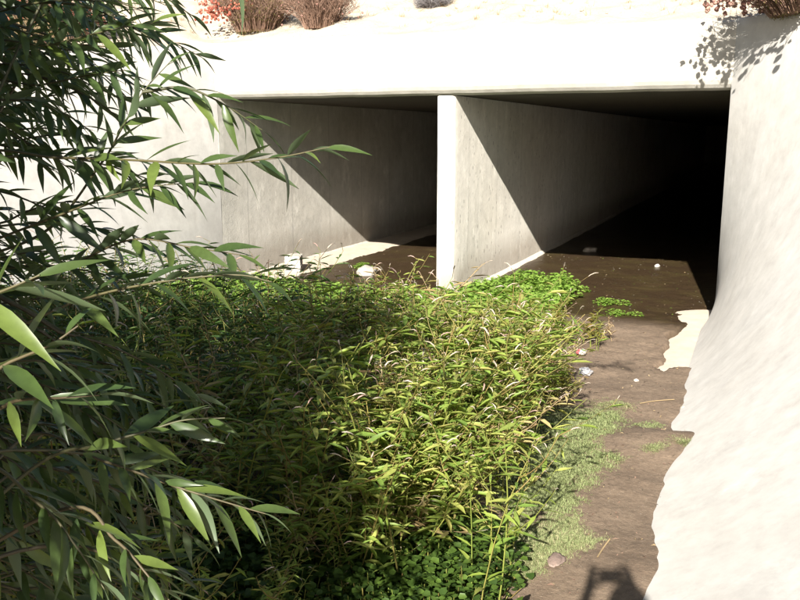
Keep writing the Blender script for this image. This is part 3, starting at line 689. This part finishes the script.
# ------------------------------------------------------------------ shrubs on the bank
def shrub(name, x, y, rx, hh, nst, stemm, leafm, headm, nhead, label, seed, headr=.02, z=None, lean=(0, 0), spread=1., headsel=None, leafn=6, leafl=.03):
    g = random.Random(seed); z = bank_z(x, y)-.05 if z is None else z
    root = empty(name, (x, y, z)); st, lv, hd = Acc(), Acc(), Acc(); tips = []
    for i in range(nst):
        a = g.uniform(0, 6.28); q = rx*math.sqrt(g.random())*spread; l = hh*g.uniform(.6, 1.05)
        tip = np.array([q*math.cos(a)+lean[0], q*math.sin(a)+lean[1], l*(1-.35*(q/(rx*spread))**2)]); b0 = tip*np.array([.4, .4, 0]); tip = tip+RNG.normal(0, .05, 3)
        pts = bez(b0, b0+np.array([(tip-b0)[0]*.3, (tip-b0)[1]*.3, l*.6]), tip, 5)
        st.add(*tube(pts, np.linspace(.0035, .0016, 5), 3)); tips.append(tip)
        for _k in range(5):
            w0 = pts[g.randint(1, 4)]; st.add(*tube([w0, w0+np.array([g.uniform(-.12, .12), g.uniform(-.12, .12), g.uniform(.03, .16)])], .0018, 3))
        for k in range(leafn):
            f = g.uniform(.15, 1); p0 = pts[min(4, int(f*4))]+RNG.normal(0, .02, 3); d = np.array([g.uniform(-1, 1), g.uniform(-1, 1), g.uniform(0, 1.4)]); V, Q = LS[g.randrange(6)]
            lv.add(V*leafl*g.uniform(.7, 1.4) @ frame(d, UPZ+.01, g.uniform(-1, 1)).T+p0, Q)
    for i in range(nhead):
        t = tips[g.randrange(nst)]
        if headsel and not headsel(t): continue
        c = t*np.array([1.05, 1.05, g.uniform(.35, 1)])+RNG.normal(0, .03, 3)+np.array([0, 0, .01]); s = headr*g.uniform(.7, 1.3)
        V, Q = tube([(0, 0, -1), (0, 0, -.6), (0, 0, .1), (0, 0, .7), (0, 0, 1)], [.1, .8, 1, .7, .1], 6)
        hd.add(V*s*(1+.25*RNG.standard_normal((len(V), 1)))+c, Q)
    link('stems', st.mesh('stems', M[stemm]), root, True)['kind'] = 'stuff'
    if lv.n: link('leaves', lv.mesh('leaves', M[leafm]), root, True)['kind'] = 'stuff'
    if hd.n: link('flowers', hd.mesh('flowers', M[headm]), root, True)['kind'] = 'stuff'
    return tag(root, label, 'shrub', 'dry shrubs on the sandy bank')
def bankpt(px, py):                # where that ray meets the bank
    d = FWD + RGT*(px-400)/F_PX + UPV*(300-py)/F_PX
    for t in np.linspace(4, 40, 3000):
        q = CAM+d*t
        if (q[1] > .25 or q[0] < edge_x(-1, min(q[1], .2)) or q[0] > edge_x(1, min(q[1], .2))) and bank_z(q[0], q[1]) >= q[2]: return q
    return CAM+d*12
b = bankpt(258, 41); shrub('flowering_shrub', b[0]-.22, b[1]+.34, .70, .74, 520, 'drystem', 'olive', 'redflower', 700, 'olive shrub sprinkled with red flowers above the left opening', 21, .016, headsel=lambda t: t[0] < .12, leafn=12)
b = bankpt(314, 38); shrub('dry_shrub', b[0]-.04, b[1]+.26, .52, .62, 520, 'drystem', 'drystem', 'pinkhead', 40, 'pinkish-brown dry twiggy shrub right of the red-flowered shrub', 22, .011)
b = bankpt(206, 20); shrub('grey_shrub', b[0]-.1, b[1]+.7, .42, .55, 300, 'greystem', 'greystem', 'pinkhead', 0, 'bluish-grey shrub just left of the red-flowered shrub', 23)
b = bankpt(430, 9); shrub('grey_tuft', b[0], b[1]+.1, .26, .19, 220, 'greystem', 'greystem', 'pinkhead', 0, 'small low grey tuft on the sand above the dividing wall', 24)
shrub('flowering_shrub', 3.72, -.62, .78, .52, 640, 'drystem', 'olive', 'pinkhead', 620, 'dry shrub with pinkish flower heads spilling over the corner of headwall and right wing wall', 25, .02, z=3.06, lean=(-.16, -.1), leafn=9)
shrub('dry_shrub', 4.45, -1.45, .6, .5, 420, 'drystem', 'olive', 'pinkhead', 200, 'dark dry shrub on the right wing wall top at the picture edge', 26, .018, z=3.02, leafn=9)
for i, (px, py, lb) in enumerate([(22, 30, 'red-flowered shrub behind the willow in the upper left corner'), (72, 38, 'red-flowered shrub behind the willow, right of the corner one')]):
    b = bankpt(px, py); shrub('flowering_shrub', b[0], b[1], .5, .6, 260, 'drystem', 'olive', 'redflower', 170, lb, 30+i, .022)
for i, (px, py, lb) in enumerate([(10, 92, 'dry straw-coloured shrub at the left edge behind the willow'), (40, 78, 'dry straw-coloured shrub behind the willow beside the left wing wall top')]):
    b = bankpt(px, py); shrub('dry_shrub', b[0], b[1], .35, .4, 180, 'straw', 'olive', 'pinkhead', 20, lb, 40+i, .015)
# loose stones and dead grass on the sand
for i in range(16):
    px, py = RNG.uniform(140, 720), RNG.uniform(2, 30)
    if 205 < px < 345: continue
    b = bankpt(px, py)
    if b[1] < .4: continue
    s = RNG.uniform(.015, .045)
    tag(rock('bank_stone', (b[0], b[1], bank_z(b[0], b[1])+s*.2), (s, s*.8, s*.6), M['stone'], 50+i, 1), 'small loose stone on the sunlit sand above the headwall', 'stone', 'loose stones on the sand')
def tufts():
    a = Acc()
    for i in range(120):
        x, y = RNG.uniform(-4.5, 3.2), .35+abs(RNG.normal(0, .9)); z = bank_z(x, y)
        for k in range(9):
            an = RNG.uniform(0, 6.28); l = RNG.uniform(.03, .09); d = np.array([math.cos(an), math.sin(an), RNG.uniform(.2, 1.5)]); p0 = np.array([x, y, z])+RNG.normal(0, .02, 3)*np.array([1, 1, 0]); sd = np.array([-math.sin(an), math.cos(an), 0])*.003
            a.add([p0-sd, p0+sd, p0+d*l], None, [(0, 1, 2)])
    tag(link('dead_grass', a.mesh('dead_grass', M['straw'])), 'sparse dead grass wisps scattered over the sandy bank', 'grass', kind='stuff')
tufts()

# ------------------------------------------------------------------ the willow
HF = np.array([-math.sin(YAW), math.cos(YAW), 0.]); HL = np.array([-math.cos(YAW), -math.sin(YAW), 0.])
def cl(depth, left, z): q = CAM+HF*depth+HL*left; return np.array([q[0], q[1], z])
BASE = cl(1.75, 2.15, .03)
willow = empty('willow_tree', BASE.tolist())
tag(willow, 'willow with long narrow leaves spreading in from the left in front of everything', 'willow')
TIPS = [cl(2.9, 1.55, 3.0), cl(1.3, 1.55, 2.95), cl(3.4, 1.9, 2.3), cl(2.2, 1.25, 1.65), cl(1.4, .95, 1.15), cl(1.0, .72, 1.85), cl(2.4, 2.7, 2.9), cl(.7, 1.7, 2.3)]
LIMBS = []
for i, t in enumerate(TIPS):
    mid = BASE+(t-BASE)*np.array([.35, .35, .62])+RNG.normal(0, .05, 3)
    pts = bez(BASE+np.array([.06*math.cos(i), .06*math.sin(i), 0]), mid, t, 14)
    a = Acc(); a.add(*tube(pts, np.linspace(.045 if i else .06, .004, 14), 8)); link('trunk', a.mesh('trunk', M['bark']), willow); LIMBS.append(pts)
ALL = np.vstack([l[3:] for l in LIMBS])
def attach(p, maxd=9):
    d = np.linalg.norm(ALL-p, axis=1)+.25*np.maximum(0, ALL[:, 2]-p[2]); return ALL[int(np.argmin(d))]
def leaves_on(pts, lo, spacing, ll, g, droop=.35, ang=(.55, 1.0)):
    """yields (template, matrix 3x3*len, origin) along the outer part of a twig"""
    seg = np.linalg.norm(np.diff(pts, axis=0), axis=1); L = np.concatenate([[0], np.cumsum(seg)]); tot = L[-1]; s = lo*tot; k = 0; az = g.uniform(0, 6.28); out = []
    while s < tot:
        i = min(len(pts)-2, int(np.searchsorted(L, s))-1); i = max(i, 0); f = (s-L[i])/seg[i]; p0 = pts[i]+(pts[i+1]-pts[i])*f
        T = (pts[i+1]-pts[i])/seg[i]; A = np.cross(T, UPZ); A /= np.linalg.norm(A)+1e-9; B = np.cross(A, T)
        az += 2.4+g.uniform(-.5, .5); th = g.uniform(*ang)
        if s > tot*.97: th *= .3
        d = T*math.cos(th)+(A*math.cos(az)+B*math.sin(az)*.8)*math.sin(th)-UPZ*droop*g.uniform(.2, 1)
        ln = ll*g.uniform(.65, 1.15)*(.7+.3*min(1, (tot-s)/(.12)))
        out.append((g.randrange(8), frame(d, UPZ+RNG.normal(0, .25, 3), g.uniform(-.9, .9))*ln, p0)); s += spacing*g.uniform(.7, 1.3); k += 1
    return out
LEAF_W = []
for V, Q in LW:
    a = Acc(); a.add(V, Q, rnd=0); LEAF_W.append(a.mesh('leaf', M['willow']))
# branches that show leaf by leaf: points as (px, py, metres), leaf length, spacing, share bare
HERO = [
    ([(40, 235, 2.2), (100, 165, 2.05), (122, 128, 2.0), (143, 92, 2.0), (170, 62, 2.0)], .105, .030, .45),
    ([(143, 92, 2.0), (185, 88, 2.0), (225, 105, 2.02), (262, 130, 2.05)], .105, .026, .05),
    ([(-30, 160, 2.1), (60, 158, 2.0), (130, 160, 1.9), (210, 164, 1.8), (275, 158, 1.75), (330, 147, 1.72)], .105, .030, .30),
    ([(-30, 250, 2.1), (60, 215, 2.0), (130, 190, 1.95), (200, 182, 1.95)], .11, .026, .25),
    ([(-40, 300, 2.2), (60, 270, 2.1), (130, 240, 2.0), (195, 248, 1.95), (240, 255, 1.9)], .115, .030, .25),
    ([(-30, 340, 1.9), (80, 300, 1.85), (160, 282, 1.8), (235, 275, 1.8), (272, 282, 1.8)], .12, .045, .3),
    ([(-70, 395, 1.0), (10, 362, .98), (50, 345, .97), (78, 326, .98)], .10, .034, .40),
    ([(-70, 320, .95), (-20, 300, .93), (10, 288, .92), (40, 275, .92)], .11, .026, .3),
    ([(30, 470, 1.6), (100, 445, 1.55), (150, 430, 1.55), (185, 420, 1.55), (225, 418, 1.55)], .115, .034, .35),
    ([(20, 440, 1.9), (100, 460, 1.8), (180, 488, 1.75), (235, 505, 1.75), (270, 515, 1.75)], .115, .027, .35),
    ([(-30, 470, 1.5), (40, 505, 1.45), (75, 545, 1.42), (105, 590, 1.4)], .11, .030, .2),
    ([(60, 510, 1.5), (115, 540, 1.45), (145, 572, 1.42), (165, 600, 1.42)], .105, .032, .15),
    ([(-40, -60, 1.5), (100, -45, 1.45), (190, -35, 1.4), (262, -30, 1.38)], .115, .055, .45),
    ([(-30, 60, 2.3), (50, 45, 2.2), (110, 30, 2.1), (160, 22, 2.1)], .11, .026, .2),
    ([(-30, 95, 2.4), (40, 85, 2.3), (90, 75, 2.25), (125, 70, 2.2)], .105, .026, .15),
    ([(-30, 120, 2.3), (20, 100, 2.2), (60, 112, 2.15), (90, 130, 2.1)], .11, .028, .2),
    ([(-40, 410, 1.3), (20, 400, 1.25), (60, 398, 1.2), (100, 395, 1.2)], .105, .034, .2),
]
nleaf = 0; extra = Acc(); cand = []
for hi, (pp, ll, spc, lo) in enumerate(HERO):
    g = random.Random(900+hi); P = [at(*q) for q in pp]
    joined = hi == 1               # forks from the previous branch
    if not joined: A0 = attach(P[0]); P0 = [A0]+P
    else: P0 = P
    pts = catmull(P0, 8); body = catmull(P, 8)
    rr = np.linspace(.0045 if pp[0][2] > 1.2 else .003, .0011, len(pts))
    a = Acc(); a.add(*tube(pts, rr, 6)); br = link('branch', a.mesh('branch', M['twig']), willow)
    for k, Fm, p0 in leaves_on(body, lo, spc*.64, ll*1.14, g):
        d_ = p0-CAM; dep = d_ @ FWD; px_, py_ = 400+F_PX*(d_ @ RGT)/dep, 300-F_PX*(d_ @ UPV)/dep
        vis = -30 < px_ < 830 and -30 < py_ < 630
        cand.append((-np.linalg.norm(Fm[:, 0])/dep*(1 if vis else .01), len(cand), br, k, Fm, p0))
cand.sort(key=lambda c: c[:2])
for i, (_, _, br, k, Fm, p0) in enumerate(cand):
    if i < 296:
        o = link('leaf', LEAF_W[k], br); o.matrix_basis = Matrix.Translation(p0.tolist()) @ Matrix(Fm.tolist()).to_4x4(); nleaf += 1
    else: extra.add(LW[k][0] @ Fm.T+p0, LW[k][1])
# the rest of the crown: many leafy twigs, in and out of the frame
fol, tw = Acc(), Acc(); g = random.Random(4)
def twig(p, d, L, ll=.10, spc=.026, rad=.003):
    d = d/np.linalg.norm(d); e = p+d*L-UPZ*L*g.uniform(.0, .25); m = p+d*L*.5+UPZ*L*.08
    pts = bez(p, m, e, 8); A0 = attach(p); link_ = bez(A0, (A0+p)/2+UPZ*.05, p, 5)
    tw.add(*tube(np.vstack([link_[:-1], pts]), np.linspace(.006, .0013, 12), 4))
    for k, Fm, p0 in leaves_on(pts, .08, spc, ll, g): fol.add(LW[k][0] @ Fm.T+p0, LW[k][1])
SUNV = np.array(TO_SUN); OPEN = [at(*q) for q in [(60, 345, .97), (10, 285, .92), (95, 355, .97), (290, 155, 1.75), (235, 165, 1.8), (225, 415, 1.55), (150, 550, 1.42), (45, 560, 1.42), (95, 480, 1.55), (60, 400, 1.25), (140, 15, 2.1), (180, 492, 1.75), (20, 520, 1.45), (110, 150, 2.0)]]
def keeps_sun(p):                  # leave gaps where the photograph shows sunlit sprays
    for q in OPEN:
        v = p-q; t = v @ SUNV
        if t > 0 and np.linalg.norm(v-SUNV*t) < (.30 if q[2] > 1.7 else .2): return False
    return True
def fill(n, x0, x1, y0, y1, d0, d1, dirs=(1., -.1), ll=.125, L=(.3, .5)):
    for _ in range(n):
        dep = g.uniform(d0, d1); p = at(g.uniform(x0, x1), g.uniform(y0, y1), dep)
        if not keeps_sun(p): continue
        d = RGT*dirs[0]*g.uniform(.5, 1)+UPZ*(dirs[1]+g.uniform(-.35, .35))+FWD*g.uniform(-.5, .5); twig(p, d, g.uniform(*L), ll, .024)
fill(40, -160, 70, -60, 40, 2.2, 3.1, (1, .0)); fill(14, -120, 30, 40, 90, 2.3, 3.0, (1, -.1))
fill(16, -160, 20, 110, 230, 2.2, 3.2, (1, .05), L=(.3, .45)); fill(22, -160, 30, 220, 330, 2.2, 3.2, (1, -.05))
fill(26, -160, 60, 330, 470, 1.9, 2.9, (1, -.2)); fill(20, -150, 70, 450, 600, 1.6, 2.5, (1, -.35)); fill(6, 40, 110, 330, 420, 2.1, 2.6, (1, -.3))
LQ = [leaf_c(random.uniform(.18, .24), random.uniform(.1, .35)) for _ in range(8)]
SPRAY = []
for _ in range(14):                # leafy sprays of four twigs each
    a = Acc()
    for k4 in range(4):
        e = np.array([g.uniform(-.5, 1), g.uniform(-.6, .6), g.uniform(-.5, .4)]); e = e/np.linalg.norm(e)*g.uniform(.3, .45); pts = bez((0, 0, 0), e*.5+UPZ*.05, e-UPZ*.06, 7)
        a.add(*tube(pts, np.linspace(.004, .0013, 7), 3), m=1)
        for k, Fm, p0 in leaves_on(pts, .05, .022, .125, g): a.add(LQ[k][0] @ Fm.T+p0, LQ[k][1], m=0)
    SPRAY.append(a.arrays())
n = 0; crown = []
while n < 1000:                     # the crown's mass to the left of the view; it shades the thicket
    py = 306+334*g.random()**1.3; G = on(g.uniform(-260, 362-max(0, py-440)*.55), py, .45); z = g.uniform(1.4, 3.4); p = G+SUNV*((z-G[2])/SUNV[2])
    if n % 10 < 2:                 # and the shaded sprays at the upper left
        G = at(g.uniform(-120, 190), g.uniform(-40, 330), g.uniform(1.9, 2.8)) if n % 10 else at(g.uniform(-120, 260), g.uniform(380, 620), g.uniform(1.2, 2.2)); p = G+SUNV*g.uniform(.5, 2.4)
    v = p-CAM; dep, lf = v @ HF, v @ HL
    if dep > 6 or p[2] > 3.5 or dep < -.8 or lf < max(.85, .5*dep+.42) or not keeps_sun(p): continue
    crown.append((p[0], p[1], p[2], g.uniform(.75, 1.0), None)); n += 1
    if n % 4 == 0:
        A0 = attach(p); tw.add(*tube(bez(A0, (A0+p)/2+UPZ*.08, p, 6), np.linspace(.007, .003, 6), 4))
cr = scatter('foliage', SPRAY, crown, [M['willow'], M['twig']], None, None, .25); cr.parent = willow; cr.matrix_parent_inverse = world_of(willow).inverted()
# one long branch reaches across above the picture; its soft shadow lies on the silt
pts = catmull([LIMBS[1][-3], cl(1.25, .9, 3.02), cl(1.45, .2, 3.12), cl(1.6, -.36, 3.05), cl(1.64, -.55, 2.97)], 8)
tw.add(*tube(pts, np.linspace(.014, .010, len(pts)), 6)); fk = catmull([pts[-9], cl(1.5, -.42, 3.16), cl(1.42, -.5, 3.2)], 6); tw.add(*tube(fk, np.linspace(.011, .006, len(fk)), 5))
for k, Fm, p0 in leaves_on(pts, .80, .03, .11, g)+leaves_on(fk, .3, .03, .11, g): fol.add(LW[k][0] @ Fm.T+p0, LW[k][1])
o = link('foliage', fol.mesh('foliage', M['willow']), willow); o['kind'] = 'stuff'
if extra.n: o = link('foliage', extra.mesh('foliage', M['willow']), willow); o['kind'] = 'stuff'
o = link('twigs', tw.mesh('twigs', M['twig']), willow); o['kind'] = 'stuff'
print('willow leaves', nleaf, 'fill verts', fol.n)

# ------------------------------------------------------------------ the photographer, whose shadow falls on the silt
def foot_z(p):
    a = -p[1]; return max(mud_z(p[0], p[1]), (p[0]-XR)*HT/(.78*min(a, 10.5)))
def build_person():
    ft = {s: cl(-.40, s*.12, 0) for s in (-1, 1)}; gz = {s: foot_z(ft[s]) for s in (-1, 1)}; g0 = (gz[1]+gz[-1])/2
    V, E, Rd = [], [], []
    def vtx(p, r): V.append(tuple(p)); Rd.append(r); return len(V)-1
    def chain(prev, pts):
        for p, r in pts:
            k = vtx(p, r); E.append((prev, k)); prev = k
        return prev
    pel = vtx(cl(-.42, 0, g0+1.06*.93), (.165, .12))
    chest = chain(pel, [(cl(-.42, 0, g0+1.06*1.08), (.145, .105)), (cl(-.41, 0, g0+1.06*1.25), (.165, .115))])
    neck = chain(chest, [(cl(-.41, 0, g0+1.06*1.42), (.13, .095)), (cl(-.39, 0, g0+1.06*1.49), (.06, .06)), (cl(-.37, 0, g0+1.06*1.55), (.056, .058)), (cl(-.355, 0, g0+1.06*1.62), (.075, .085)), (cl(-.35, 0, g0+1.06*1.70), (.078, .098)), (cl(-.36, 0, g0+1.06*1.775), (.055, .07))])
    wr = {}
    for s in (-1, 1):
        hip = chain(pel, [(cl(-.42, s*.10, g0+1.06*.86), (.09, .095)), (cl(-.39, s*.115, g0+1.06*.48), (.06, .06)), (cl(-.42, s*.12, gz[s]+.25), (.05, .052)), (cl(-.43, s*.12, gz[s]+.08), (.037, .04)), (cl(-.32, s*.135, gz[s]+.045), (.038, .035)), (cl(-.22, s*.14, gz[s]+.03), (.036, .025))])
        w_ = CAM-FWD*.07+HL*s*.105-UPV*.075
        wr[s] = chain(chest, [(cl(-.41, s*.10, g0+1.06*1.38), (.075, .07)), (cl(-.40, s*.185, g0+1.06*1.37), (.055, .055)), (cl(-.31, s*.27, g0+1.06*1.30), (.045, .045)), (cl(-.22, s*.27, g0+1.06*1.30), (.042, .044)), (cl(-.14, s*.17, (g0+1.06*1.28+w_[2])/2), (.034, .036)), (w_, (.024, .026))])
        palm = chain(wr[s], [(CAM-FWD*.055+HL*s*.085-UPV*.03, (.030, .042))])
        for j in range(4):         # fingers close round the front and top of the camera body
            zz = (.030, .008, -.012, -.030)[j]; L_ = (.9, 1., .95, .75)[j]
            chain(palm, [(CAM-FWD*.030+HL*s*(.082)+UPV*zz, (.009, .009)), (CAM-FWD*.012+HL*s*(.068)+UPV*zz, (.0085, .0085)), (CAM-FWD*.010+HL*s*(.068-.026*L_)+UPV*zz, (.0075, .0075))])
        chain(palm, [(CAM-FWD*.068+HL*s*.07-UPV*.035, (.011, .011)), (CAM-FWD*.066+HL*s*.045-UPV*.02, (.0095, .0095)), (CAM-FWD*.064+HL*s*.025-UPV*.012, (.008, .008))])
    me = bpy.data.meshes.new('person'); me.from_pydata(V, E, []); o = link('person', me)
    sk = o.modifiers.new('skin', 'SKIN'); sk.branch_smoothing = .3; o.modifiers.new('sub', 'SUBSURF').levels = 2
    for i, r in enumerate(Rd): me.skin_vertices[0].data[i].radius = r
    me.skin_vertices[0].data[0].use_root = True
    bpy.context.view_layer.update(); dg = bpy.context.evaluated_depsgraph_get()
    m2 = bpy.data.meshes.new_from_object(o.evaluated_get(dg)); o.modifiers.clear(); o.data = m2; m2.name = 'person'
    m2.materials.clear()
    for m_ in (plain('skin', (.45, .28, .2), .5), plain('blue_shirt', (.08, .13, .22), .85), plain('trousers', (.10, .09, .08), .85), plain('shoe', (.04, .035, .03), .6)): m2.materials.append(m_)
    for p_ in m2.polygons:
        c = np.array(p_.center); v = c-CAM; h = (c[2]-g0)/1.06; dep, lf = v @ HF, abs(v @ HL); p_.use_smooth = True
        p_.material_index = 3 if h < .11 else 2 if h < .95 else 0 if (h > 1.47 and lf < .09) or dep > -.20 else 1
    tag(o, 'photographer behind the view in a blue shirt, raising a small camera; only the shadow shows', 'person')
    # face and hair
    hc = cl(-.35, 0, g0+1.06*1.665)
    def ball(name, c, r, mat, squash=(1, 1, 1), keep=None):
        bm = bmesh.new(); bmesh.ops.create_icosphere(bm, subdivisions=3, radius=1)
        if keep: bmesh.ops.delete(bm, geom=[v for v in bm.verts if not keep(v.co)], context='VERTS')
        for v in bm.verts:
            k = 1+.04*noise.noise(v.co*6); q = c+(HL*v.co.x*squash[0]+HF*v.co.y*squash[1]+UPZ*v.co.z*squash[2])*r*k; v.co = Vector(q)
        m_ = bpy.data.meshes.new(name); bm.to_mesh(m_); bm.free(); m_.materials.append(mat)
        for p_ in m_.polygons: p_.use_smooth = True
        return link(name, m_, o)
    ball('hair', hc+UPZ*.035-HF*.012, .1, plain('dark_hair', (.03, .022, .016), .7), (.88, 1.08, 1.02), lambda c: c.z > .25 or (c.y < -.1 and c.z > -.45))
    for s in (-1, 1):
        ball('eye', hc+HF*.088+HL*s*.031+UPZ*.008, .012, plain('eye', (.6, .58, .55), .2)); ball('ear', hc+HL*s*.082-UPZ*.005, .026, m2.materials[0], (.4, .7, 1.2))
    ball('nose', hc+HF*.102-UPZ*.02, .016, m2.materials[0], (.8, 1.1, 1.5)); ball('mouth', hc+HF*.088-UPZ*.055, .022, plain('lips', (.38, .16, .14), .5), (1.1, .4, .35))
    # the camera in the hands, just behind the picture's viewpoint
    ce = empty('compact_camera', (CAM-FWD*.04-UPV*.005).tolist()); tag(ce, 'small dark compact camera held up in both hands of the photographer', 'camera')
    black = plain('camera_body', (.03, .03, .032), .4)
    def rb(name, c, hx, hy, hz, bev):
        bm = bmesh.new(); bmesh.ops.create_cube(bm, size=2)
        for v in bm.verts: v.co = Vector((v.co.x*hx, v.co.y*hy, v.co.z*hz))
        bmesh.ops.bevel(bm, geom=bm.edges[:], offset=bev, segments=3, affect='EDGES')
        for v in bm.verts: v.co = Vector(c+RGT*v.co.x+FWD*v.co.y+UPV*v.co.z)
        m_ = bpy.data.meshes.new(name); bm.to_mesh(m_); bm.free(); m_.materials.append(black); return link(name, m_, ce)
    bc = CAM-FWD*.042-UPV*.004; rb('body', bc, .050, .012, .030, .005); rb('shutter_button', bc+RGT*.03+UPV*.031, .006, .006, .003, .002)
    a = Acc(); a.add(*tube([CAM-FWD*.034, CAM-FWD*.02, CAM-FWD*.012], [.022, .022, .018], 20)); link('lens_barrel', a.mesh('lens_barrel', black), ce)
build_person()
